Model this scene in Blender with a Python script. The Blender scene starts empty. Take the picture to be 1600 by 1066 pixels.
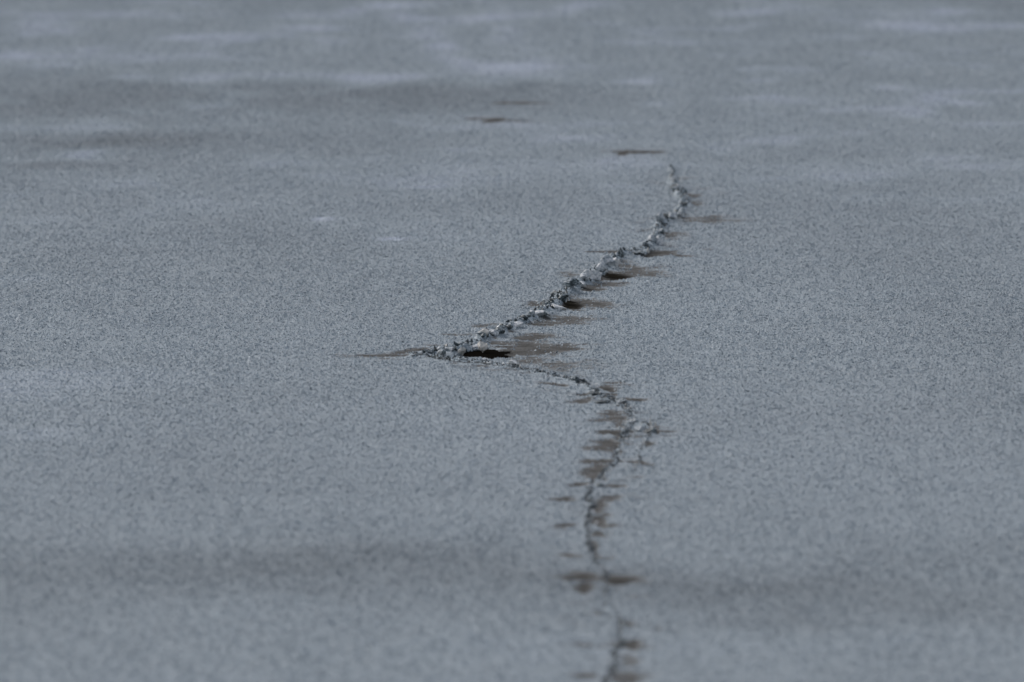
import bpy, math, random
import numpy as np
from mathutils import Vector

# ------------------------------------------------------------------ camera
CAM_H, LENS, SENSOR, PITCH = 1.60, 250.0, 36.0, math.radians(6.5)
FOCUS_PX, FSTOP = 500.0, 6.2
EXPOSURE = 0.50
SKY_STRENGTH, SUN_STRENGTH = 0.10, 0.8
SUN_ELEV, SUN_AZ = math.radians(42), math.radians(-50)      # azimuth measured from +Y (view) towards +X

sc = bpy.context.scene
C = sc.collection
random.seed(4)
RNG = np.random.default_rng(11)


def ray(px, py):
    u = (np.asarray(px, float) - 800) / 1600 * SENSOR / LENS
    v = (533 - np.asarray(py, float)) / 1600 * SENSOR / LENS
    dy = v * math.sin(PITCH) + math.cos(PITCH)
    dz = v * math.cos(PITCH) - math.sin(PITCH)
    return u, dy, dz


def G(px, py):
    """point of the ice where a pixel of the 1600x1066 photograph looks"""
    u, dy, dz = ray(px, py)
    t = CAM_H / -dz
    return u * t, dy * t


def P(X, Y):
    """inverse of G"""
    X = np.asarray(X, float); Y = np.asarray(Y, float)
    depth = Y * math.cos(PITCH) + CAM_H * math.sin(PITCH)
    up = Y * math.sin(PITCH) - CAM_H * math.cos(PITCH)
    k = 1600 * LENS / SENSOR
    return 800 + X / depth * k, 533 - up / depth * k


def mpp(py):
    """metres per photo pixel at the ground point of row py"""
    _, Y = G(800, py)
    return (Y * math.cos(PITCH) + CAM_H * math.sin(PITCH)) * SENSOR / LENS / 1600


cam = bpy.data.cameras.new('camera')
co = bpy.data.objects.new('camera', cam); C.objects.link(co)
co.location = (0, 0, CAM_H); co.rotation_euler = (math.pi / 2 - PITCH, 0, 0)
cam.lens = LENS; cam.sensor_width = SENSOR; cam.sensor_fit = 'HORIZONTAL'
cam.clip_start = 0.5; cam.clip_end = 6000
cam.dof.use_dof = True
_, fy = G(800, FOCUS_PX)
cam.dof.focus_distance = float(fy * math.cos(PITCH) + CAM_H * math.sin(PITCH))
cam.dof.aperture_fstop = FSTOP
cam.dof.aperture_blades = 9
sc.camera = co

# ------------------------------------------------------------------ light
w = bpy.data.worlds.new('World'); sc.world = w; w.use_nodes = True
nt = w.node_tree
bg = nt.nodes['Background']
sky = nt.nodes.new('ShaderNodeTexSky'); sky.sky_type = 'NISHITA'
sky.sun_disc = False; sky.sun_elevation = SUN_ELEV; sky.sun_rotation = SUN_AZ
sky.dust_density = 2.5; sky.air_density = 1.0
hs = nt.nodes.new('ShaderNodeHueSaturation'); hs.inputs['Saturation'].default_value = .45      # overcast: most of the blue is gone
nt.links.new(sky.outputs[0], hs.inputs['Color']); nt.links.new(hs.outputs[0], bg.inputs[0]); bg.inputs[1].default_value = SKY_STRENGTH
sl = bpy.data.lights.new('sun', 'SUN'); so = bpy.data.objects.new('sun', sl); C.objects.link(so)
sl.energy = SUN_STRENGTH; sl.angle = math.radians(25); sl.color = (1.0, 0.97, 0.93)
d = Vector((math.sin(SUN_AZ) * math.cos(SUN_ELEV), math.cos(SUN_AZ) * math.cos(SUN_ELEV), math.sin(SUN_ELEV)))
so.rotation_euler = (-d).to_track_quat('-Z', 'Y').to_euler(); so.location = (-3, 8, 6)

sc.view_settings.view_transform = 'Standard'; sc.view_settings.look = 'None'
sc.view_settings.exposure = EXPOSURE; sc.view_settings.gamma = 1.0
sc.view_settings.use_curve_mapping = False
sc.cycles.use_denoising = True; sc.cycles.denoiser = 'OPENIMAGEDENOISE'
sc.cycles.max_bounces = 4

# ------------------------------------------------------------------ noise in numpy
def _h(ix, iy, s):
    n = (ix.astype(np.int64) * 374761393 + iy.astype(np.int64) * 668265263 + s * 1442695041) & 0xffffffff
    n = ((n ^ (n >> 13)) * 1274126177) & 0xffffffff
    return ((n ^ (n >> 16)) & 0xffff) / 65535.0


def vnoise(x, y, s=0):
    ix = np.floor(x); iy = np.floor(y)
    fx = x - ix; fy_ = y - iy
    fx = fx * fx * (3 - 2 * fx); fy_ = fy_ * fy_ * (3 - 2 * fy_)
    a = _h(ix, iy, s); b = _h(ix + 1, iy, s); c = _h(ix, iy + 1, s); e = _h(ix + 1, iy + 1, s)
    return (a * (1 - fx) + b * fx) * (1 - fy_) + (c * (1 - fx) + e * fx) * fy_


def fbm(x, y, s=0, o=4):
    r = 0; a = .5; t = 0
    for k in range(o):
        r = r + a * vnoise(x, y, s + k * 17); t += a
        x = x * 2.03 + 11.3; y = y * 2.03 - 7.1; a *= .55
    return r / t - .5


def sstep(a, b, x):
    t = np.clip((x - a) / (b - a), 0, 1)
    return t * t * (3 - 2 * t)

# ------------------------------------------------------------------ what the photograph shows, in its pixels
# the seam of crushed ice: x, y, half width, strength
SEAM_UP = [(1050, 264, 3, .7), (1050, 285, 4, .9), (1056, 298, 6, 1), (1067, 308, 6, 1), (1071, 322, 6, 1), (1060, 336, 7, 1),
           (1040, 346, 8, 1), (1031, 357, 7, 1), (1028, 372, 9, 1), (1016, 386, 9, 1), (1003, 396, 7, 1), (972, 401, 8, 1),
           (952, 413, 10, 1), (935, 428, 11, 1), (912, 443, 11, 1), (891, 455, 10, 1), (877, 468, 10, 1), (862, 482, 11, 1),
           (845, 492, 10, 1), (822, 503, 9, 1), (800, 513, 8, 1), (778, 522, 8, 1), (755, 532, 9, 1), (733, 543, 9, 1),
           (710, 551, 9, 1), (680, 554, 10, .95), (642, 557, 6, .8)]
SEAM_DOWN = [(642, 557, 6, .8), (700, 562.5, 9, .95), (750, 566.5, 9, .9), (800, 574, 8, .85), (850, 585, 8, .85), (895, 595, 8, .95),
             (925, 604, 8, 1), (934, 619, 8, 1), (966, 628, 9, .95), (982, 640, 8, .6), (986, 655, 9, .55), (979, 672, 8, .6),
             (974, 690, 6, .6), (962, 714, 6, .6), (945, 738, 6, .65), (927, 757, 6, .85), (920, 772, 5, .8), (923, 792, 5, .8),
             (920, 812, 5, .8), (917, 838, 4, .7), (925, 858, 4, .75), (926, 872, 4, .6), (943, 888, 4, .5), (946, 905, 4, .3),
             (949, 930, 4, .35), (950, 946, 5, .6), (972, 966, 5, .7), (972, 980, 5, .65), (974, 1001, 6, .75),
             (959, 1020, 5, .7), (957, 1032, 5, .6), (964, 1047, 5, .7), (944, 1066, 6, .7), (940, 1110, 6, .5), (960, 1160, 6, .5)]
SEAM_SIDE = [(984, 650, 5, .35), (1003, 660, 6, .6), (1019, 671, 6, .9), (1010, 690, 4, .4), (998, 705, 4, .4), (1000, 720, 4, .5), (988, 742, 4, .3)]
HOLE = [(704, 555), (716, 556), (726, 548), (748, 545.5), (770, 545), (806, 547), (799, 554), (791, 559), (770, 561), (752, 562.3), (724, 559)]

# wet patches: label, list of (cx, cy, rx, ry, strength, slant)
PATCHES = [
    ('faint dark streak farthest up the ice, above a second one', [(822, 161, 40, 2.1, .85, 0)]),
    ('thin dark streak of bare ice left of the far streaks, with a small knot', [(770, 188.5, 22, 3.0, 1.0, 0), (742, 184.5, 24, 1.9, .75, 0), (808, 189, 34, 1.9, .72, 0)]),
    ('narrow dark brown streak of bare ice just beyond the far end of the crack', [(1002, 238, 42, 2.6, 1.0, 0), (972, 241, 9, 3.2, .8, 0)]),
    ('faint grey brown smear left of the far tip of the crack', [(1025, 285, 18, 3, .45, 0), (990, 302, 14, 2.5, .35, 0)]),
    ('small dark streak right of the far bend of the crack', [(1082, 306, 16, 3.5, .75, 0), (1122, 302, 20, 2, .4, 0), (1083, 318, 14, 4, .6, 0)]),
    ('pale brown wet band trailing right from the far bend of the crack', [(1100, 343, 52, 5.5, .62, 0), (1072, 345, 20, 5, .6, 0)]),
    ('thin wet streak left of the crack below its far bend', [(1010, 360, 22, 3, .58, 0)]),
    ('short grey brown wet smear right of the crack near its far bend', [(1052, 367, 26, 4.5, .62, 0), (1045, 384, 14, 5, .5, 0)]),
    ('long dark wet line crossing the crack like a crossbar', [(962, 394, 32, 3.2, .92, 0), (1010, 396, 42, 3.8, 1.0, 0), (1055, 399, 20, 2.6, .7, .1)]),
    ('small faint dark streaks right of the long crossing line', [(1103, 390, 12, 2, .55, 0)]),
    ('faint brown wet patch left of the pale round ice lumps', [(894, 428, 18, 5, .55, 0)]),
    ('brown wet fan with an almost black root right of the pale ice lumps', [(985, 421, 45, 10, .66, 0), (1020, 430, 34, 6, .6, 0), (960, 431, 26, 4.8, 1.5, -.12)]),
    ('dark brown wet streak right of the bright speckled ice lump', [(946, 445, 32, 4.5, .72, -.05), (926, 451, 22, 3.5, 1.0, -.1)]),
    ('brown wet patch right of the black crumbled ice', [(915, 473, 36, 8, .78, 0), (893, 477, 18, 6, 1.45, 0), (948, 479, 24, 3, .55, 0)]),
    ('small brown wet smear left of the white wedge of ice', [(838, 475, 17, 4, .68, 0)]),
    ('wide pale brown wet patch right of the crack below the white wedge', [(880, 499, 44, 7, .66, 0), (846, 506, 24, 4, .72, 0), (918, 494, 22, 4, .45, 0)]),
    ('narrow pale brown smear left of the crack above its sharp corner', [(762, 509, 26, 3, .58, 0)]),
    ('brown wet band right of the crack above the large wet area', [(845, 524, 36, 6, .76, 0), (812, 526, 22, 4, .75, 0), (880, 528, 20, 3, .5, 0)]),
    ('thin dark wet line left of the crack just above the open water', [(722, 523, 24, 2, .68, 0)]),
    ('large grey brown wet area spreading right from the open water', [(815, 538, 42, 8, .8, 0), (860, 545, 48, 8, .76, 0), (820, 550, 40, 6, .85, 0), (905, 543, 30, 4, .42, 0)]),
    ('pale wet sheet of thin ice inside the corner of the crack', [(850, 566, 60, 9, .58, .1), (880, 578, 30, 6, .55, .1), (915, 570, 46, 8, .42, 0), (820, 566, 30, 4, .62, 0)]),
    ('faint tan smear left of the sharp corner of the crack', [(590, 555, 56, 2.8, .72, -.02), (545, 557, 40, 2, .5, 0), (650, 547, 40, 3, .72, -.12)]),
    ('faint tan streak just under the near lip of the corner', [(740, 575, 52, 2.6, .45, .1)]),
    ('short dark brown dash below the slanting near part of the crack', [(862, 600, 20, 2.6, .92, .1)]),
    ('thin dark line right of the crack where it turns downward', [(958, 598.5, 26, 1.7, .7, .05)]),
    ('small dark brown blotch right of the turn of the crack', [(950, 607, 14, 4.2, .98, .1)]),
    ('small black dash right of the white lump at the turn', [(957, 616.5, 13, 2, .9, .05)]),
    ('short dark streak left of the crumbled ice at the turn', [(915, 616.5, 11, 2, .85, 0), (903, 626, 24, 3.6, .78, 0)]),
    ('thin dark brown dash sticking out right below the turn', [(994, 624, 22, 2.1, .95, .05)]),
    ('pale brown wet patch left of the crack below the turn', [(953, 646, 26, 6, .72, 0), (950, 654, 26, 4, .74, 0), (967, 659, 13, 8, .68, 0)]),
    ('dark brown wedge of wet ice left of the forked crack', [(966, 675.5, 26, 3, .95, 0), (972, 682, 13, 6, .88, 0)]),
    ('dark red brown root and thin line right of the spiky ice tuft', [(1020, 671, 12, 6, 1.0, .1), (1045, 674, 24, 1.7, .8, 0), (1038, 681, 13, 1.5, .6, 0)]),
    ('ragged brown wet patch left of the crack above the brown slab', [(948, 696, 28, 9, .76, 0), (963, 702, 14, 9, .74, 0), (925, 700, 20, 4, .55, 0)]),
    ('tiny dark brown blotch right of the fork', [(1014, 694, 10, 3, .85, 0)]),
    ('short dark double dash lowest right of the fork', [(985, 721, 9, 2, .85, 0), (1002, 723.5, 14, 2.8, .92, .05)]),
    ('slanting slab of brown wet ice along the left of the crack', [(943, 722, 22, 3.4, .88, 0), (937, 733, 20, 6, .82, 0), (927, 744, 18, 6, .8, 0), (912, 757, 18, 3.4, .85, -.05)]),
    ('short brown dash right of the crack level with the end of the slab', [(963, 758, 17, 2.6, .85, 0)]),
    ('dark brown dash left of the crack, upper of two', [(886, 779, 19, 4.2, 1.0, 0)]),
    ('brown double streak right of the crack opposite a dark dash', [(958, 776, 18, 2.6, .8, 0), (944, 782, 18, 2.8, .78, -.1), (1010, 778, 40, 1.2, .42, 0)]),
    ('mottled brown strip hugging the right of the crack', [(938, 797, 15, 11, .72, 0), (938, 814, 16, 8, .78, 0), (955, 820, 18, 3, .6, 0)]),
    ('dark brown dash left of the crack, lower of two', [(884, 820.5, 19, 3.8, .9, -.08)]),
    ('small brown blotch right of the crack under the mottled strip', [(938, 834, 17, 4, .76, 0), (927, 856, 8, 12, .7, 0)]),
    ('small faint brown dash left of the crack above the dark pair', [(891, 868, 14, 3.2, .75, 0)]),
    ('thin brown dash right of the crack above the dark pair', [(941, 870.5, 18, 1.8, .85, 0)]),
    ('left one of the two dark brown blotches side by side', [(907, 903, 27, 5.5, 1.1, -.03)]),
    ('right one of the two dark brown blotches side by side', [(973, 904, 27, 6, 1.1, .05)]),
    ('small dark blob hanging below the pair of dark blotches', [(915, 919, 13, 6.5, .95, -.1)]),
    ('small faint dash right of the nearest stretch of the crack', [(989, 973, 12, 3, .72, 0), (934, 956, 14, 4, .5, 0)]),
    ('thin dark dash left of the nearest stretch of the crack', [(916, 1007, 18, 2.4, .78, .05)]),
    ('brown smudge right of the nearest stretch of the crack', [(988, 1007, 22, 7, .95, 0), (978, 1030, 18, 12, .55, 0)]),
    ('soft brown dash left of the crack at the very bottom', [(914, 1055, 20, 4.6, .85, 0)]),
    ('faint brown smudge right of the crack at the very bottom', [(984, 1058, 34, 9, .72, 0)]),
]

# frost thickness over the lake, plus undulation shading and edge vignetting painted into its colour: cx, cy, rx, ry, change of tone
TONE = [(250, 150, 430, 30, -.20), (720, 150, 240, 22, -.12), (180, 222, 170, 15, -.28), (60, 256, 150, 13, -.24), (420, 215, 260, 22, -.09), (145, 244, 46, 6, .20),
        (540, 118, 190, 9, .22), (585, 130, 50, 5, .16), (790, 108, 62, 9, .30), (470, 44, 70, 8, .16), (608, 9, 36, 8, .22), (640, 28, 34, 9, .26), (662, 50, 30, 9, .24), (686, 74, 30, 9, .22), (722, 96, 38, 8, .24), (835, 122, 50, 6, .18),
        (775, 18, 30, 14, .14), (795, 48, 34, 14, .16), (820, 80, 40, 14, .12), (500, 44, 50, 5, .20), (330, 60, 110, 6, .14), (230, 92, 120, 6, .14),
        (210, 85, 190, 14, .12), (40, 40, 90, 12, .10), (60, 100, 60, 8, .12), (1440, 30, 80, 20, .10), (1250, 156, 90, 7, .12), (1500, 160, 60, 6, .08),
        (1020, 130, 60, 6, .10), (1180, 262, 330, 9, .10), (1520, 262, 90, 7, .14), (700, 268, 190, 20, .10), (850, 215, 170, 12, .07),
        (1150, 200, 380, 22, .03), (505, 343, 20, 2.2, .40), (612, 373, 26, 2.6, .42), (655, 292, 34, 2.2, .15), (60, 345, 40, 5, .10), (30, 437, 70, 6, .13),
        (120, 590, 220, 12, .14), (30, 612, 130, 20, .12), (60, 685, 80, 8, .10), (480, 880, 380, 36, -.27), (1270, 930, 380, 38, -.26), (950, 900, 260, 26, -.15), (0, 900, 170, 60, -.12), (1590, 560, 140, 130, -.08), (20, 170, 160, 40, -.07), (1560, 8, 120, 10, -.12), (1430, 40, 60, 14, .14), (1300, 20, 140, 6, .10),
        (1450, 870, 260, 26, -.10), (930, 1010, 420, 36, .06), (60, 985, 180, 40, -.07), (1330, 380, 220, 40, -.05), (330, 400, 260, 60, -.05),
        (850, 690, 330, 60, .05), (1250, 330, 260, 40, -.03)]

# ------------------------------------------------------------------ materials
def nodes_of(m):
    m.use_nodes = True
    return m.node_tree, m.node_tree.nodes['Principled BSDF']


class NB:
    def __init__(s, tree): s.t = tree
    def n(s, kind, **kw):
        x = s.t.nodes.new(kind)
        for k, v in kw.items(): setattr(x, k, v)
        return x
    def l(s, a, b): s.t.links.new(a, b)
    def _in(s, sock, v):
        if isinstance(v, bpy.types.NodeSocket): s.l(v, sock)
        else: sock.default_value = v
    def m(s, op, a, b=0.0, c=0.0, clamp=False):
        x = s.n('ShaderNodeMath', operation=op, use_clamp=clamp)
        s._in(x.inputs[0], a); s._in(x.inputs[1], b)
        if len(x.inputs) > 2: s._in(x.inputs[2], c)
        return x.outputs[0]
    def v(s, op, a, b=(0, 0, 0)):
        x = s.n('ShaderNodeVectorMath', operation=op)
        s._in(x.inputs[0], a); s._in(x.inputs[1], b)
        return x.outputs['Value'] if op in ('DOT_PRODUCT', 'LENGTH') else x.outputs['Vector']
    def noise(s, vec, scale, detail=3, rough=.55):
        x = s.n('ShaderNodeTexNoise'); s.l(vec, x.inputs['Vector'])
        x.inputs['Scale'].default_value = scale; x.inputs['Detail'].default_value = detail; x.inputs['Roughness'].default_value = rough
        return x.outputs['Fac']
    def rng(s, v, a, b, c=0.0, e=1.0, smooth=True):
        x = s.n('ShaderNodeMapRange', interpolation_type='SMOOTHSTEP' if smooth else 'LINEAR')
        s._in(x.inputs['Value'], v); x.inputs['From Min'].default_value = a; x.inputs['From Max'].default_value = b
        x.inputs['To Min'].default_value = c; x.inputs['To Max'].default_value = e
        return x.outputs['Result']
    def mix(s, f, a, b):
        x = s.n('ShaderNodeMix', data_type='RGBA')
        s._in(x.inputs[0], f); s._in(x.inputs[6], a); s._in(x.inputs[7], b)
        return x.outputs[2]
    def ramp(s, f, stops):
        x = s.n('ShaderNodeValToRGB'); s.l(f, x.inputs[0]); e = x.color_ramp.elements
        while len(e) < len(stops): e.new(.5)
        for k, (p, c) in enumerate(stops): e[k].position = p; e[k].color = (*c, 1)
        return x.outputs[0]


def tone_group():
    g = bpy.data.node_groups.new('frost and shade tone', 'ShaderNodeTree')
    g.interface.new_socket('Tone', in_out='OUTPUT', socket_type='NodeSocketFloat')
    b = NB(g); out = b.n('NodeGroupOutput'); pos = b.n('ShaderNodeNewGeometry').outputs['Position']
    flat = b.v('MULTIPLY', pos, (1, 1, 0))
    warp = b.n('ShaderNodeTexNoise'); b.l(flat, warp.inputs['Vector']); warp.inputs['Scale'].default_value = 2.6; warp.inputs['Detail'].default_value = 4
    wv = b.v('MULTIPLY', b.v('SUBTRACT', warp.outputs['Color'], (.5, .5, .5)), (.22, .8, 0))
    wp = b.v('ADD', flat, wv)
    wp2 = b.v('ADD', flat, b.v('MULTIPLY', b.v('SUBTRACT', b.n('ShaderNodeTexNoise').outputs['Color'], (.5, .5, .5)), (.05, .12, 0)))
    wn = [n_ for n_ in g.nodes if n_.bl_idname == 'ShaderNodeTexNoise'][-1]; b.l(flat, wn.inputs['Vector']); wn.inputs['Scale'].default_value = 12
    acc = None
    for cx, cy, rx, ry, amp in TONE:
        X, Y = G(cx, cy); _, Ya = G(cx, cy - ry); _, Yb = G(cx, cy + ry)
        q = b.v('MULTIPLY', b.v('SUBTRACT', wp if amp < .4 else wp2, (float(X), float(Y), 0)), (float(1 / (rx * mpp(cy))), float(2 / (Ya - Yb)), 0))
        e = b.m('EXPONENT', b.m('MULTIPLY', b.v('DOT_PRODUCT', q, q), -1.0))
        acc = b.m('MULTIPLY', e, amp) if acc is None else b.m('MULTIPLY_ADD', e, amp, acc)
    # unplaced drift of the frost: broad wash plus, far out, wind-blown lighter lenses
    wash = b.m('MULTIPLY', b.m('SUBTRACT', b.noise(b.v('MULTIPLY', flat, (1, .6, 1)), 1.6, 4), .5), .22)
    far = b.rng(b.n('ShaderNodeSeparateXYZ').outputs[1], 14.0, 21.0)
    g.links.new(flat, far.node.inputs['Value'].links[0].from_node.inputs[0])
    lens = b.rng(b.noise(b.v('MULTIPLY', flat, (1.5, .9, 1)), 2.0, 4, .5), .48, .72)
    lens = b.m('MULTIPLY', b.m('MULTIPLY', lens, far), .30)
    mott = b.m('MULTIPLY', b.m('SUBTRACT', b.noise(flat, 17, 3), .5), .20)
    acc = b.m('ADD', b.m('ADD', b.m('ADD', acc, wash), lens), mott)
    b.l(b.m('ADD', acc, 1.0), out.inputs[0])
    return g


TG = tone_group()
FROST = (.328, .372, .406, 1)


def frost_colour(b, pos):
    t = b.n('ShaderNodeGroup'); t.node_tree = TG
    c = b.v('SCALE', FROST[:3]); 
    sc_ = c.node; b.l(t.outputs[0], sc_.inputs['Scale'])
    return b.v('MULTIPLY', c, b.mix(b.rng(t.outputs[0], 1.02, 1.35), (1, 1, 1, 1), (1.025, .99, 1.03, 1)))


def crushed(b, pos):
    n1 = b.noise(pos, 210, 3, .6)
    n2 = b.noise(pos, 60, 3, .55)
    v = b.m('MULTIPLY_ADD', b.m('SUBTRACT', n2, .5), .9, n1)
    return b.ramp(v, [(.30, (.05, .064, .072)), (.40, (.15, .185, .21)), (.48, (.27, .32, .36)), (.60, (.37, .42, .46)), (.74, (.58, .60, .61))])


def mat_ground():
    m = bpy.data.materials.new('frosted lake ice'); t, p = nodes_of(m); b = NB(t)
    pos = b.n('ShaderNodeNewGeometry').outputs['Position']
    wet = b.n('ShaderNodeAttribute', attribute_name='wet').outputs['Fac']
    seam = b.n('ShaderNodeAttribute', attribute_name='seam').outputs['Fac']
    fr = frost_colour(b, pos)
    sp = b.noise(pos, 240, 3, .6)
    fr = b.mix(b.rng(sp, .30, .60), b.v('MULTIPLY', fr, (.62, .62, .62)), fr)
    fr.node  # frosted base
    n_edge = b.noise(b.v('MULTIPLY', pos, (.45, 1.35, 0)), 50, 4, .62)
    n_fine = b.noise(b.v('MULTIPLY', pos, (1, .7, 0)), 170, 3, .6)
    k = b.m('ADD', wet, b.m('MULTIPLY', b.m('SUBTRACT', n_edge, .5), .85))
    k = b.m('ADD', k, b.m('MULTIPLY', b.m('SUBTRACT', n_fine, .5), .65))
    wm = b.rng(k, .24, .58)
    deep = b.rng(k, .45, 1.45)
    wcol = b.mix(deep, (.134, .132, .128, 1), (.016, .014, .011, 1))
    wn_ = b.noise(b.v('MULTIPLY', pos, (.35, 1.6, 0)), 75, 3, .6)
    wcol = b.v('SCALE', wcol); b.l(b.rng(wn_, .3, .7, .62, 1.35), wcol.node.inputs['Scale'])
    col = b.mix(wm, fr, wcol)
    cr = crushed(b, pos)
    sm = b.rng(b.m('ADD', seam, b.m('MULTIPLY', b.m('SUBTRACT', n_edge, .5), .5)), .30, .62)
    col = b.mix(sm, col, cr)
    gap = b.n('ShaderNodeAttribute', attribute_name='gap').outputs['Fac']
    gk = b.m('ADD', gap, b.m('MULTIPLY', b.m('SUBTRACT', b.noise(pos, 90, 3), .5), .9))
    col = b.mix(b.rng(gk, .30, .62), col, (.045, .052, .056, 1))
    b.l(col, p.inputs['Base Color'])
    b.l(b.m('MULTIPLY_ADD', wm, -.20, .80), p.inputs['Roughness'])
    b.l(b.m('MULTIPLY_ADD', wm, -.19, .19), p.inputs['Specular IOR Level'])
    bp = b.n('ShaderNodeBump'); bp.inputs['Strength'].default_value = .5; bp.inputs['Distance'].default_value = .004
    hgt = b.m('MULTIPLY', b.noise(pos, 200, 3), b.m('MULTIPLY_ADD', wm, -.8, 1.0))
    b.l(hgt, bp.inputs['Height']); b.l(bp.outputs[0], p.inputs['Normal'])
    return m


def mat_grain():
    m = bpy.data.materials.new('frost crystals'); t, p = nodes_of(m); b = NB(t)
    pos = b.n('ShaderNodeNewGeometry').outputs['Position']
    g = b.n('ShaderNodeAttribute', attribute_name='g').outputs['Fac']
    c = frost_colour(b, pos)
    s = b.v('SCALE', c); b.l(b.m('MULTIPLY_ADD', g, .60, .71), s.node.inputs['Scale'])
    b.l(s, p.inputs['Base Color']); p.inputs['Roughness'].default_value = .55; p.inputs['Specular IOR Level'].default_value = .35
    return m


def mat_chunk(name, lift=0.0, contrast=1.0, tint=(1, 1, 1)):
    m = bpy.data.materials.new(name); t, p = nodes_of(m); b = NB(t)
    geo = b.n('ShaderNodeNewGeometry'); pos = geo.outputs['Position']
    n1 = b.noise(pos, 200, 3, .6); n2 = b.noise(pos, 60, 2, .5)
    v = b.m('MULTIPLY_ADD', b.m('SUBTRACT', n2, .5), .8 * contrast, b.m('MULTIPLY_ADD', b.m('SUBTRACT', n1, .5), contrast, .5 + lift))
    c = b.ramp(v, [(.30, (.03, .042, .047)), (.42, (.13, .165, .18)), (.52, (.29, .33, .36)), (.64, (.44, .47, .50)), (.80, (.72, .72, .72))])
    c = b.v('MULTIPLY', c, tint)
    b.l(c, p.inputs['Base Color']); p.inputs['Roughness'].default_value = .38; p.inputs['Specular IOR Level'].default_value = .5
    bp = b.n('ShaderNodeBump'); bp.inputs['Strength'].default_value = .7; bp.inputs['Distance'].default_value = .003
    b.l(b.noise(pos, 260, 3), bp.inputs['Height']); b.l(bp.outputs[0], p.inputs['Normal'])
    return m


def mat_crumb():
    m = bpy.data.materials.new('crushed ice crumbs'); t, p = nodes_of(m); b = NB(t)
    g = b.n('ShaderNodeAttribute', attribute_name='g').outputs['Fac']
    c = b.ramp(g, [(0, (.015, .022, .024)), (.40, (.045, .065, .075)), (.55, (.24, .28, .31)), (.85, (.40, .44, .47)), (1, (.74, .75, .75))])
    b.l(c, p.inputs['Base Color']); p.inputs['Roughness'].default_value = .3
    return m


def mat_water():
    m = bpy.data.materials.new('dark open water'); t, p = nodes_of(m); b = NB(t)
    pos = b.n('ShaderNodeNewGeometry').outputs['Position']
    p.inputs['Base Color'].default_value = (.007, .006, .005, 1)
    p.inputs['Roughness'].default_value = .35; p.inputs['Specular IOR Level'].default_value = 0
    bp = b.n('ShaderNodeBump'); bp.inputs['Strength'].default_value = .3; bp.inputs['Distance'].default_value = .002
    b.l(b.noise(pos, 60, 2), bp.inputs['Height']); b.l(bp.outputs[0], p.inputs['Normal'])
    return m


M_GROUND, M_GRAIN, M_CRUMB, M_WATER = mat_ground(), mat_grain(), mat_crumb(), mat_water()
M_TONE = {'pale': mat_chunk('pale frosted ice', .20, 1.0), 'grey': mat_chunk('grey ice', .09, 1.0), 'dark': mat_chunk('dark clear ice', -.16, 1.1),
          'tan': mat_chunk('tan stained ice', .22, .45, (1.0, .94, .86)), 'mixed': mat_chunk('speckled ice', .04, 1.25), 'white': mat_chunk('white ice', .30, .5)}

# ------------------------------------------------------------------ fields over the ground
def polyfield(x, y, poly):
    """max strength of the seam and its half width"""
    best = np.zeros_like(x)
    for (x0, y0, w0, s0), (x1, y1, w1, s1) in zip(poly[:-1], poly[1:]):
        ax, ay = (x1 - x0), (y1 - y0) * 3.0
        L = ax * ax + ay * ay
        t = np.clip(((x - x0) * ax + (y - y0) * 3.0 * ay) / L, 0, 1)
        dx = x - (x0 + ax * t); dy = (y - y0) * 3.0 - ay * t
        ww = w0 + (w1 - w0) * t; ss = s0 + (s1 - s0) * t
        best = np.maximum(best, ss * np.exp(-(dx * dx + dy * dy) / (ww * ww) * .8))
    return best


def inside(px, py, poly):
    r = np.zeros(px.shape, bool); n = len(poly)
    for i in range(n):
        (xa, ya), (xb, yb) = poly[i], poly[(i + 1) % n]
        c = ((ya > py) != (yb > py)) & (px < (xb - xa) * (py - ya) / (yb - ya + 1e-9) + xa)
        r ^= c
    return r


# the open gap of the crack itself: x, y, half width, strength
CORE = [(645, 558, 1.6, .6), (690, 562.5, 2.2, .85), (750, 567.5, 2.2, .8), (800, 574, 2.0, .8), (858, 587, 2.0, .85), (895, 595, 1.8, .8), (925, 603, 2, .8), (934, 618, 2.4, .9), (966, 628, 2.6, .85), (982, 640, 2, .5), (985, 655, 2, .45), (979, 672, 2.4, .7),
        (974, 690, 2.6, .75), (962, 714, 2.6, .75), (945, 738, 2.8, .8), (927, 757, 3, .9), (920, 772, 3, .95), (923, 792, 3, .9), (920, 812, 3, .95),
        (917, 838, 2.8, .8), (925, 858, 2.8, .9), (926, 872, 2.8, .75), (943, 888, 2.8, .8), (946, 905, 2.6, .55), (949, 930, 2.8, .62), (950, 946, 3.4, .75),
        (936, 952, 3, .7), (950, 957, 3.2, .85), (972, 966, 3.6, .85), (971, 980, 3.4, .8), (958, 985, 3, .5), (974, 1001, 4.2, .95), (959, 1020, 3.4, .85), (957, 1032, 3.4, .8), (964, 1047, 3.6, .9),
        (950, 1060, 3.6, .85), (944, 1070, 3.6, .8), (940, 1110, 4, .6), (960, 1160, 4, .6)]
MINOR = []
_r = random.Random(21)
for _poly, _n in ((SEAM_UP, 70), (SEAM_DOWN, 190)):
    for _k in range(_n):
        _i = _r.randrange(len(_poly) - 1); _t = _r.random()
        _x = _poly[_i][0] * (1 - _t) + _poly[_i + 1][0] * _t; _y = _poly[_i][1] * (1 - _t) + _poly[_i + 1][1] * _t
        MINOR.append((_x + _r.gauss(4, 36), _y + _r.gauss(0, 4), _r.uniform(7, 34), _r.uniform(.8, 1.9), _r.uniform(.30, .62)))


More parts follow.
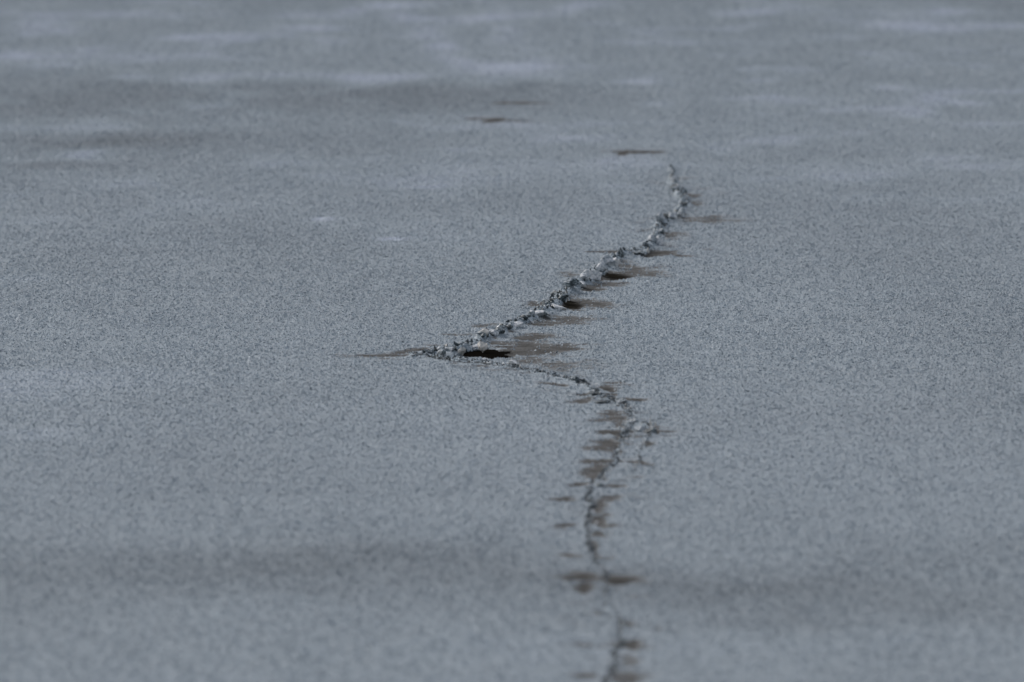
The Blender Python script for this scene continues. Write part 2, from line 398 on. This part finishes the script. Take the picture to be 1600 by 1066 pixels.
def fields(X, Y, detail=True):
    px, py = P(X, Y)
    wx = fbm(X * 28, Y * 14, 3, 5); wy = fbm(X * 26, Y * 13, 9, 4)
    streak = fbm(X * 9, Y * 22, 31, 4) + 1.5 * fbm(X * 5, Y * 60, 37, 2) + .9 * fbm(X * 9, Y * 130, 41, 2)
    near = (px > 470) & (px < 1260) & (py > 120)
    seam = np.zeros_like(px); wet = np.zeros_like(px); pid = np.zeros(px.shape, int); hole = np.zeros(px.shape, bool)
    q = np.nonzero(near)
    qx, qy = px[q], py[q]
    sx = qx + wx[q] * 16; sy = qy + wy[q] * 5
    s = np.maximum(.999 * np.maximum(polyfield(sx, sy, SEAM_UP), polyfield(sx, sy, SEAM_DOWN)), polyfield(sx, sy, SEAM_SIDE))
    seam[q] = s
    global CORE_F
    CORE_F = np.zeros_like(px); CORE_F[q] = polyfield(qx + wx[q] * 30 + streak[q] * 5, qy + wy[q] * 8, [(a, b_, c_ * 1.45, e_) for a, b_, c_, e_ in CORE]) * (.84 + 1.3 * np.abs(wx[q]) + .2 * streak[q])
    best = np.zeros_like(qx); bid = np.full(qx.shape, -1)
    for k, (_, els) in enumerate(PATCHES):
        tot = np.zeros_like(qx)
        for cx, cy, rx, ry, st, sl_ in els:
            dx = qx - cx + (wx[q] * 1.1) * min(rx, 40) * 1.2 + streak[q] * rx * .9
            dy = qy - cy - (qx - cx) * sl_ + wy[q] * ry * 2.2
            tot = np.maximum(tot, st * np.exp(-.55 * np.abs(dx / rx) ** 2.2 - .45 * np.abs(dy / ry) ** 3.2))
        u = tot > best
        best[u] = tot[u]; bid[u] = k
    for cx, cy, rx, ry, st in MINOR:
        sel = np.nonzero((np.abs(qy - cy) < ry * 5 + 4) & (np.abs(qx - cx) < rx * 3))[0]
        if not len(sel): continue
        rr = ((qx[sel] - cx + streak[q][sel] * rx * .8) / rx) ** 2 + ((qy[sel] - cy + wy[q][sel] * ry * 3) / ry) ** 2
        v_ = st * np.exp(-rr * .6)
        u = v_ > best[sel]
        best[sel[u]] = v_[u]; bid[sel[u]] = -3
    wet[q] = best; pid[q] = bid
    hx = qx + wx[q] * 22 + streak[q] * 20; hy = qy + wy[q] * 9
    hole[q] = inside(hx, hy, HOLE)
    return px, py, wet, seam, pid, hole


def height(X, Y, F=None):
    px, py, wet, seam, pid, hole = F if F is not None else fields(X, Y)
    und = .001 * fbm(X * .9, Y * .35, 51, 3)
    up = sstep(640, 540, py) * (1 - .72 * sstep(-6, 2, py - (556 + np.maximum(px - 700, 0) * .16)))                             # the far stretch is heaved up the most
    rough = fbm(X * 120, Y * 120, 71, 3)
    z = und + seam * (.003 + .008 * up) * (1 + 1.8 * rough) - .0022 * sstep(.3, .8, wet)
    z = z + .0008 * fbm(X * 60, Y * 60, 77, 3)
    z = np.where(hole, und - .003, z)
    return z


def link(name, me, mat=None, parent=None):
    o = bpy.data.objects.new(name, me); C.objects.link(o)
    if mat is not None and me is not None: me.materials.append(mat)
    if parent is not None: o.parent = parent
    return o


def tag(o, label=None, cat=None, group=None, kind=None):
    if label: o['label'] = label
    if cat: o['category'] = cat
    if group: o['group'] = group
    if kind: o['kind'] = kind
    return o


def mesh_np(name, co_, faces, smooth=False, attrs=None):
    """faces: (n,k) int array"""
    me = bpy.data.meshes.new(name); n, k = faces.shape
    me.vertices.add(len(co_)); me.vertices.foreach_set('co', co_.astype(np.float32).ravel())
    me.loops.add(n * k); me.loops.foreach_set('vertex_index', faces.astype(np.int32).ravel())
    me.polygons.add(n); me.polygons.foreach_set('loop_start', (np.arange(n) * k).astype(np.int32))
    me.polygons.foreach_set('use_smooth', np.full(n, smooth))
    for a, v in (attrs or {}).items():
        at = me.attributes.new(a, 'FLOAT', 'POINT'); at.data.foreach_set('value', v.astype(np.float32))
    me.update(calc_edges=True)
    return me

# ------------------------------------------------------------------ the ice: one sheet, cut into sheet, crack, water and bare patches
def grow(a, b_, s0, f=1.25):
    r = [a]; s = s0; sg = 1 if b_ > a else -1
    while (b_ - r[-1]) * sg > s:
        r.append(r[-1] + sg * s); s *= f
    r.append(b_); return r[1:]


xs = list(np.arange(-.56, .72, .0026))
xs = sorted(grow(xs[0], -4000, .006)) + xs + grow(xs[-1], 4000, .006)
rows = np.arange(120, 1120, .75)
ys = sorted(set(float(G(800, r)[1]) for r in rows))
ys = sorted(grow(ys[0], -4000, .02)) + ys + grow(ys[-1], 4000, .06)
XX, YY = np.meshgrid(np.array(xs), np.array(ys))
F = fields(XX, YY)
COREA = CORE_F.copy()
ZZ = height(XX, YY, F) - .004 * sstep(.35, .75, COREA)
ZZ = np.where((np.abs(XX) > 40) | (np.abs(YY) > 60), 0, ZZ)
px, py, WET, SEAM, PID, HOLEM = F
nr, nc = XX.shape
idx = np.arange(nr * nc).reshape(nr, nc)
quads = np.stack([idx[:-1, :-1], idx[:-1, 1:], idx[1:, 1:], idx[1:, :-1]], -1).reshape(-1, 4)
allco = np.stack([XX, YY, ZZ], -1).reshape(-1, 3)
fw = WET.ravel()[quads].mean(1); fs = SEAM.ravel()[quads].mean(1); fp = PID.ravel()[quads[:, 0]]
fh = HOLEM.ravel()[quads].all(1)
cls = np.full(len(quads), -3)
m_ = fw > .34; cls[m_] = fp[m_]
cls[fs > .42] = -2
cls[fh] = -1


def islands(c):
    ids = np.nonzero(cls == c)[0]
    if len(ids) < 2: return
    left = set(ids.tolist()); W_ = nc - 1; comps = []
    while left:
        st = [left.pop()]; comp = [st[0]]
        while st:
            f_ = st.pop()
            for g_ in (f_ - 1, f_ + 1, f_ - W_, f_ + W_):
                if g_ in left: left.remove(g_); st.append(g_); comp.append(g_)
        comps.append(comp)
    comps.sort(key=len, reverse=True)
    for comp in comps[1:]: cls[comp] = -3


for k in list(range(len(PATCHES))) + [-1]: islands(k)


def cut(c, name, mat, min_faces=6):
    q = quads[cls == c]
    if len(q) < min_faces: return None
    u, inv = np.unique(q.ravel(), return_inverse=True)
    me = mesh_np(name, allco[u], inv.reshape(-1, 4), True, {'wet': WET.ravel()[u], 'seam': SEAM.ravel()[u], 'gap': COREA.ravel()[u]})
    return link(name, me, mat)


tag(cut(-3, 'ice_sheet', M_GROUND), 'frost covered grey blue ice of the frozen lake', kind='structure')
tag(cut(-2, 'ice_crack', M_GROUND), 'jagged zigzag crack of crushed ice running down through the frozen lake', 'crack')
tag(cut(-1, 'water', M_WATER), 'black open water in the sharp corner of the crack', kind='structure')
for k, (lab, els) in enumerate(PATCHES):
    o = cut(k, 'wet_patch', M_GROUND)
    if o is not None: tag(o, lab, 'wet patch', 'bare wet patches beside the crack')

# ------------------------------------------------------------------ frost crystals (nobody could count them)
def grains(X, Y, Z, size, rng):
    """three-sided little crystals standing on the ice"""
    n = len(X); a = rng.random(n) * 2 * math.pi
    wd = size * np.minimum(rng.lognormal(0, .32, n), 1.9); hg = wd * (.12 + .50 * rng.random(n) ** 1.5)
    co_ = np.zeros((n, 4, 3))
    for k in range(3):
        ak = a + k * 2.094 + rng.normal(0, .25, n)
        co_[:, k, 0] = X + np.cos(ak) * wd * .62; co_[:, k, 1] = Y + np.sin(ak) * wd * .62; co_[:, k, 2] = Z - .0008
    co_[:, 3, 0] = X + rng.normal(0, .35, n) * wd; co_[:, 3, 1] = Y + rng.normal(0, .35, n) * wd; co_[:, 3, 2] = Z + hg
    base = np.arange(n)[:, None] * 4
    f = np.stack([base + [0, 1, 3], base + [1, 2, 3], base + [2, 0, 3]], 1).reshape(-1, 3)
    return co_.reshape(-1, 3), f, np.repeat(rng.beta(2.2, 2.2, n), 4)


CELL, PER = .25, 3600
zx, zy = np.arange(-3.0, 3.0, CELL), np.arange(7.5, 34, CELL)
NT = 8
tc, tf, tg = [], [], []
for k in range(NT):
    a_, f_, g_ = grains(RNG.random(PER) * CELL - CELL / 2, RNG.random(PER) * CELL - CELL / 2, np.zeros(PER), .0037, RNG)
    tc.append(a_); tf.append(f_ + k * PER * 4); tg.append(g_)
tc, tf, tg = np.concatenate(tc), np.concatenate(tf), np.concatenate(tg)
cells, cz = [], []
cc, cf, cg = [], [], []; off = 0
for cy_ in zy + CELL / 2:
    g1 = np.meshgrid(zx + CELL / 2, [cy_])[0].ravel()
    # does the crack or a patch touch the cell?
    lx = (zx[:, None] + np.linspace(-.03, CELL + .03, 14)[None]).ravel()
    LX, LY = np.meshgrid(lx, np.linspace(cy_ - CELL / 2 - .03, cy_ + CELL / 2 + .03, 10))
    _, _, w_, s_, _, _ = fields(LX, LY)
    hot = (np.maximum(w_, s_).max(0).reshape(len(zx), 14).max(1) > .12)
    for xc, h_ in zip(g1, hot):
        if not h_: cells.append((xc, cy_))
        else:
            X = xc + RNG.random(PER) * CELL - CELL / 2; Y = cy_ + RNG.random(PER) * CELL - CELL / 2
            FF = fields(X, Y)
            keep = RNG.random(PER) > sstep(.20, .62, FF[2] + .75 * fbm(X * 50, Y * 110, 5, 4)) * (.93 + .1 * sstep(.6, .9, FF[2]))
            keep &= RNG.random(PER) > sstep(.25, .6, FF[3])
            keep &= ~FF[5]
            X, Y = X[keep], Y[keep]
            if len(X) == 0: continue
            Z = height(X, Y, tuple(v[keep] for v in FF))
            a_, f_, g_ = grains(X, Y, Z, .0037, RNG)
            cc.append(a_); cf.append(f_ + off); cg.append(g_); off += len(a_)
cells = np.array(cells)
cellz = height(cells[:, 0], cells[:, 1])
n0, n1 = len(tc), off
cellco = np.stack([cells[:, 0], cells[:, 1], cellz], 1)
allv = np.concatenate([tc] + cc + [cellco])
allf = np.concatenate([tf] + [f + n0 for f in cf])
kind = np.concatenate([10.0 + np.arange(n0) // (PER * 4), np.full(n1, 2.0), np.full(len(cells), 1.0)])
gat = np.concatenate([tg] + cg + [np.zeros(len(cells))])
me = mesh_np('frost', allv, allf, False, {'part_kind': kind, 'g': gat})
fro = link('frost', me, M_GRAIN)
tag(fro, 'grainy hoar frost covering the frozen lake on both sides of the crack', 'frost', kind='stuff')
ng = bpy.data.node_groups.new('spread frost', 'GeometryNodeTree')
ng.interface.new_socket('Geometry', in_out='INPUT', socket_type='NodeSocketGeometry')
ng.interface.new_socket('Geometry', in_out='OUTPUT', socket_type='NodeSocketGeometry')
b = NB(ng)
gi, go = b.n('NodeGroupInput'), b.n('NodeGroupOutput')
at = b.n('GeometryNodeInputNamedAttribute', data_type='FLOAT'); at.inputs['Name'].default_value = 'part_kind'
def pick(val):
    c = b.n('FunctionNodeCompare', data_type='FLOAT', operation='EQUAL'); b.l(at.outputs[0], c.inputs[0]); c.inputs[1].default_value = val; c.inputs['Epsilon'].default_value = .1
    s = b.n('GeometryNodeSeparateGeometry', domain='POINT'); b.l(gi.outputs[0], s.inputs[0]); b.l(c.outputs[0], s.inputs[1])
    return s.outputs[0]
pts, corr = pick(1.0), pick(2.0)
tiles = b.n('GeometryNodeJoinGeometry')
for k in range(NT):
    ti = b.n('GeometryNodeGeometryToInstance'); b.l(pick(10.0 + k), ti.inputs[0]); b.l(ti.outputs[0], tiles.inputs[0])
iop = b.n('GeometryNodeInstanceOnPoints'); b.l(pts, iop.inputs['Points']); b.l(tiles.outputs[0], iop.inputs['Instance']); iop.inputs['Pick Instance'].default_value = True
ri = b.n('FunctionNodeRandomValue', data_type='INT')
mn, mx = [s for s in ri.inputs if s.name == 'Min' and s.enabled][0], [s for s in ri.inputs if s.name == 'Max' and s.enabled][0]
mn.default_value = 0; mx.default_value = 3
ro = [s for s in ri.outputs if s.enabled][0]
cx_ = b.n('ShaderNodeCombineXYZ'); b.l(b.m('MULTIPLY', ro, math.pi / 2), cx_.inputs[2]); b.l(cx_.outputs[0], iop.inputs['Rotation'])
rs = b.n('FunctionNodeRandomValue', data_type='INT'); rs.inputs['Seed'].default_value = 5
[s_ for s_ in rs.inputs if s_.name == 'Min' and s_.enabled][0].default_value = 0
[s_ for s_ in rs.inputs if s_.name == 'Max' and s_.enabled][0].default_value = NT - 1
b.l([s_ for s_ in rs.outputs if s_.enabled][0], iop.inputs['Instance Index'])
jn = b.n('GeometryNodeJoinGeometry'); b.l(corr, jn.inputs[0]); b.l(iop.outputs[0], jn.inputs[0]); b.l(jn.outputs[0], go.inputs[0])
md = fro.modifiers.new('spread', 'NODES'); md.node_group = ng

# ------------------------------------------------------------------ ice chunks
def ico(sub=3):
    import bmesh
    bm = bmesh.new(); bmesh.ops.create_icosphere(bm, subdivisions=sub, radius=1)
    v = np.array([x.co[:] for x in bm.verts]); f = np.array([[q.index for q in p.verts] for p in bm.faces]); bm.free()
    return v, f


IV, IF = ico(4)


def chunk(px_, py_, w_, h_, tone, shape, label, seed):
    """a broken piece of ice whose foot stands at the photo point (px_, py_)"""
    r = np.random.default_rng(seed + 100)
    v = IV.copy()
    for k in range(9):
        n = r.normal(size=3); n /= np.linalg.norm(n); dd = .40 + .38 * r.random()
        t = v @ n; over = np.maximum(t - dd, 0); v -= over[:, None] * n
    v /= np.abs(v).max(0)
    if shape == 'shard':                      # pointed foot, wide crown
        k = .18 + .82 * sstep(-1, .35, v[:, 2]); v[:, 0] *= k; v[:, 1] *= k; v[:, 0] += (1 - k) * .25
    elif shape == 'wedge':                    # low slab running out to a point at the right
        k = np.clip(1 - .80 * (v[:, 0] * .5 + .5), .12, 1); v[:, 2] = (v[:, 2] + 1) * k - 1; v[:, 1] *= .5 + .5 * k
    elif shape == 'spike':
        k = .25 + .75 * sstep(1, -.9, v[:, 2]); v[:, 0] *= k; v[:, 1] *= k; v[:, 0] += .35 * v[:, 2] * (r.random() - .5)
    elif shape == 'plate':
        v[:, 1] *= .35; v[:, 1] += .4 * v[:, 2]
    c2 = np.stack([fbm(v[:, 0] * 3 + v[:, 2] * 2 + seed, v[:, 1] * 3 - v[:, 2] * 2.3, seed, 4), fbm(v[:, 0] * 3.1 - v[:, 2] * 2, v[:, 1] * 2.8 + v[:, 2] * 2 + seed, seed + 5, 4),
                   fbm(v[:, 0] * 3.4 + seed, v[:, 1] * 3 + v[:, 2] * 3, seed + 9, 4)], 1)
    v = v + c2 * .26
    s = mpp(py_); W = w_ * s * .58; H = h_ * s * .58; D = W * (.7 if shape in ('plate',) else 1.0)
    a = r.normal(0, .35) if shape in ('lump', 'spike') else 0
    x, y = v[:, 0] * W, v[:, 1] * D
    x, y = x * math.cos(a) - y * math.sin(a), x * math.sin(a) + y * math.cos(a)
    X, Y = G(px_, py_)
    z0 = float(height(np.array([float(X)]), np.array([float(Y)]))[0])
    co_ = np.stack([x, y, (v[:, 2] + .86) * H], 1)
    me = mesh_np('ice_chunk', co_, IF, False)
    o = link('ice_chunk', me, M_TONE[tone])
    o.location = (float(X), float(Y), z0 - .001)
    return tag(o, label, 'ice chunk', 'ice chunks heaved up along the crack')


CH = [
    (1050, 279, 7, 12, 'white', 'spike', 'thin white upright sliver topmost at the far tip of the crack'),
    (1052, 291, 8, 11, 'pale', 'lump', 'small white piece just under the topmost sliver'),
    (1056, 303, 18, 11, 'dark', 'lump', 'dark blue grey lump near the far tip of the crack'),
    (1067, 313, 12, 9, 'dark', 'plate', 'thin dark plate at the far bend of the crack'),
    (1071, 327, 10, 10, 'dark', 'lump', 'small dark piece at the rightmost point of the far bend'),
    (1063, 340, 10, 10, 'grey', 'lump', 'small grey piece under the far bend'),
    (1053, 346, 15, 11, 'pale', 'lump', 'pale lump just right of the round grey lump below the far bend'),
    (1041, 348, 9, 9, 'dark', 'lump', 'small dark piece wedged between two pale lumps below the far bend'),
    (1031, 354, 13, 14, 'grey', 'lump', 'round grey lump leaning left below the far bend'),
    (1034, 368, 12, 10, 'dark', 'lump', 'dark chunk on top of the white block'),
    (1033, 384, 14, 17, 'pale', 'lump', 'white block standing above the dark crossing line'),
    (1019, 384, 14, 15, 'grey', 'lump', 'blue grey block left of the white block'),
    (1010, 392, 13, 9, 'dark', 'plate', 'black jagged plate at the foot of the blue grey block'),
    (1012.5, 397, 5, 12, 'tan', 'spike', 'tiny yellowish tooth of ice on the dark crossing line'),
    (996, 400, 22, 7, 'dark', 'lump', 'flat black lump lying on the crossing line'),
    (970, 405, 12, 15, 'dark', 'spike', 'dark pointed shard just below the crossing line'),
    (962, 419, 16, 17, 'white', 'shard', 'bright white shard under the dark pointed shard'),
    (950, 421, 19, 17, 'grey', 'lump', 'rounded grey lump left of the bright white shard'),
    (938, 432, 16, 19, 'grey', 'lump', 'tall blue grey lump beside the almost black wet root'),
    (926, 441, 27, 18, 'pale', 'lump', 'large smooth pale lump in the middle of the far ridge'),
    (914, 445, 16, 10, 'pale', 'lump', 'small pale piece at the left foot of the large smooth lump'),
    (893, 458, 26, 17, 'mixed', 'lump', 'bright lump covered in white specks'),
    (908, 451, 14, 10, 'mixed', 'lump', 'speckled piece right of the bright specked lump'),
    (868, 464, 13, 8, 'dark', 'lump', 'dark crumb sticking out left of the ridge'),
    (879, 475, 18, 13, 'dark', 'lump', 'black crumbled lump above the white wedge'),
    (889, 470, 8, 8, 'mixed', 'spike', 'small glassy tooth right of the black crumbled lump'),
    (869, 485, 30, 13, 'white', 'wedge', 'white wedge of ice pointing right'),
    (853, 486, 13, 9, 'dark', 'lump', 'dark crumb left of the white wedge'),
    (846, 497, 24, 11, 'pale', 'lump', 'pale flat lump below and left of the white wedge'),
    (832, 500, 14, 9, 'mixed', 'lump', 'speckled piece left of the pale flat lump'),
    (820, 506, 12, 9, 'dark', 'lump', 'dark piece in the middle of the low lumps'),
    (808, 513, 20, 10, 'pale', 'lump', 'pale blue lump between two dark pieces'),
    (796, 519, 11, 9, 'dark', 'lump', 'dark piece at the left foot of the pale blue lump'),
    (781, 526, 15, 11, 'dark', 'lump', 'dark crumbled piece right of the small blue lump'),
    (771, 528, 14, 9, 'pale', 'lump', 'small blue white lump beside the tan shard'),
    (755, 531, 19, 12, 'tan', 'lump', 'tan white cap of ice on top of the larger hanging shard'),
    (754, 549, 17, 18, 'tan', 'shard', 'larger tan shard pointing down into the open water'),
    (738, 545, 22, 9, 'grey', 'lump', 'low grey lump between the two hanging tan shards'),
    (720, 540, 13, 6, 'dark', 'lump', 'dark crumb lying on top of the smaller tan shard'),
    (720, 554, 14, 15, 'tan', 'shard', 'smaller tan shard pointing down at the left edge of the water'),
    (704, 553, 16, 8, 'grey', 'lump', 'low grey lump left of the smaller tan shard'),
    (688, 557, 15, 10, 'mixed', 'lump', 'dark and white crumbled lump near the sharp corner'),
    (672, 555, 16, 7, 'mixed', 'lump', 'low speckled lump closest to the sharp corner'),
    (759, 565, 12, 4, 'white', 'lump', 'flat white sliver on the near edge of the open water'),
    (802, 573, 12, 7.5, 'white', 'lump', 'small bright white lump on the near lip of the crack'),
    (898, 597, 14, 8, 'mixed', 'lump', 'glittering crumb on the slanting part of the crack'),
    (912, 599, 10, 6, 'dark', 'lump', 'dark crumb just before the crack turns downward'),
    (930, 611, 14, 9, 'pale', 'lump', 'pale beige lump at the turn of the crack'),
    (928, 619, 16, 7, 'dark', 'lump', 'dark crumbled piece under the pale beige lump'),
    (940, 630, 24, 7, 'dark', 'lump', 'long low dark lump below the turn'),
    (970, 632, 18, 8, 'grey', 'lump', 'grey violet lump right of the long low dark one'),
    (1016, 664, 5, 13, 'tan', 'spike', 'upright tan splinter of the spiky tuft'),
    (1024, 666, 5, 10, 'tan', 'spike', 'shorter splinter leaning right in the spiky tuft'),
    (1018, 675, 17, 9, 'dark', 'lump', 'dark clump under the spiky tuft'),
    (1000, 670, 17, 5.5, 'grey', 'lump', 'blue grey lump left of the dark clump'),
    (990, 660, 14, 5, 'grey', 'lump', 'low grey lump above the fork of the crack'),
    (998, 675, 9, 5, 'dark', 'lump', 'tiny dark crumb between the fork and the dark clump'),
    (937, 760, 14, 7, 'dark', 'lump', 'dark blue crumb at the end of the brown slab'),
    (921, 765, 10, 6, 'pale', 'lump', 'small light blue piece left of the dark blue crumb'),
    (925, 782, 7, 8, 'dark', 'spike', 'dark sliver in the crack between two brown streaks'),
    (927, 799, 6, 5, 'white', 'lump', 'tiny whitish bead beside the mottled brown strip'),
    (932, 816, 6, 5, 'white', 'lump', 'tiny whitish bead at the foot of the mottled brown strip'),
]
for i, (a1, a2, a3, a4, tn, sh, lb) in enumerate(CH):
    chunk(a1, a2, a3, a4, tn, sh, lb, i)

# ------------------------------------------------------------------ crumbs all along the crack
def crumbs():
    V, Fc, Gt = [], [], []; off_ = 0
    base = np.array([(1, 0, 0), (-1, 0, 0), (0, 1, 0), (0, -1, 0), (0, 0, 1), (0, 0, -1)], float)
    fo = np.array([(0, 2, 4), (2, 1, 4), (1, 3, 4), (3, 0, 4), (2, 0, 5), (1, 2, 5), (3, 1, 5), (0, 3, 5)])
    r = np.random.default_rng(5)
    def along(poly, per, dark, sz, hmul):
        nonlocal off_
        for (x0, y0, w0, s0), (x1, y1, w1, s1) in zip(poly[:-1], poly[1:]):
            n = int(per * math.hypot(x1 - x0, (y1 - y0) * 3) / 10)
            t = r.random(n); ww = w0 + (w1 - w0) * t; ss = s0 + (s1 - s0) * t
            X, Y = G(x0 + (x1 - x0) * t + r.normal(0, .55, n) * ww, y0 + (y1 - y0) * t + r.normal(0, .16, n) * ww)
            Z = height(X, Y)
            for X_, Y_, Z_, s_ in zip(X, Y, Z, ss):
                s = sz * min(r.lognormal(0, .45), 1.5) * (.5 + .5 * s_)
                q = base + r.normal(0, .3, (6, 3)); q[:, int(r.integers(0, 2))] *= .3 + .7 * r.random(); a = r.random() * 6.28
                q = np.stack([q[:, 0] * math.cos(a) - q[:, 1] * math.sin(a), q[:, 0] * math.sin(a) + q[:, 1] * math.cos(a), q[:, 2] * (.5 + hmul * r.random())], 1) * s
                V.append(q + (X_, Y_, Z_ + s * .4)); Fc.append(fo + off_); off_ += 6
                g = r.random(); g = g * .45 if r.random() < dark else .45 + .55 * g ** 1.6
                Gt.append(np.full(6, g))
    along(SEAM_UP, 10, .36, .0023, .8)
    along(SEAM_UP, 3.5, .55, .0038, .9)
    along(SEAM_DOWN[:10], 16, .62, .0019, .5)
    along(SEAM_DOWN[7:13], 16, .55, .0020, .6)
    along(SEAM_DOWN[9:24], 6, .5, .0018, .5)
    along(SEAM_DOWN[23:], 4, .5, .0018, .4)
    along(SEAM_SIDE, 6, .5, .0022, .6)
    me = mesh_np('crushed_ice', np.concatenate(V), np.concatenate(Fc), False, {'g': np.concatenate(Gt)})
    tag(link('crushed_ice', me, M_CRUMB), 'dark and white crumbs of crushed ice strewn along the crack', 'crushed ice', kind='stuff')


crumbs()
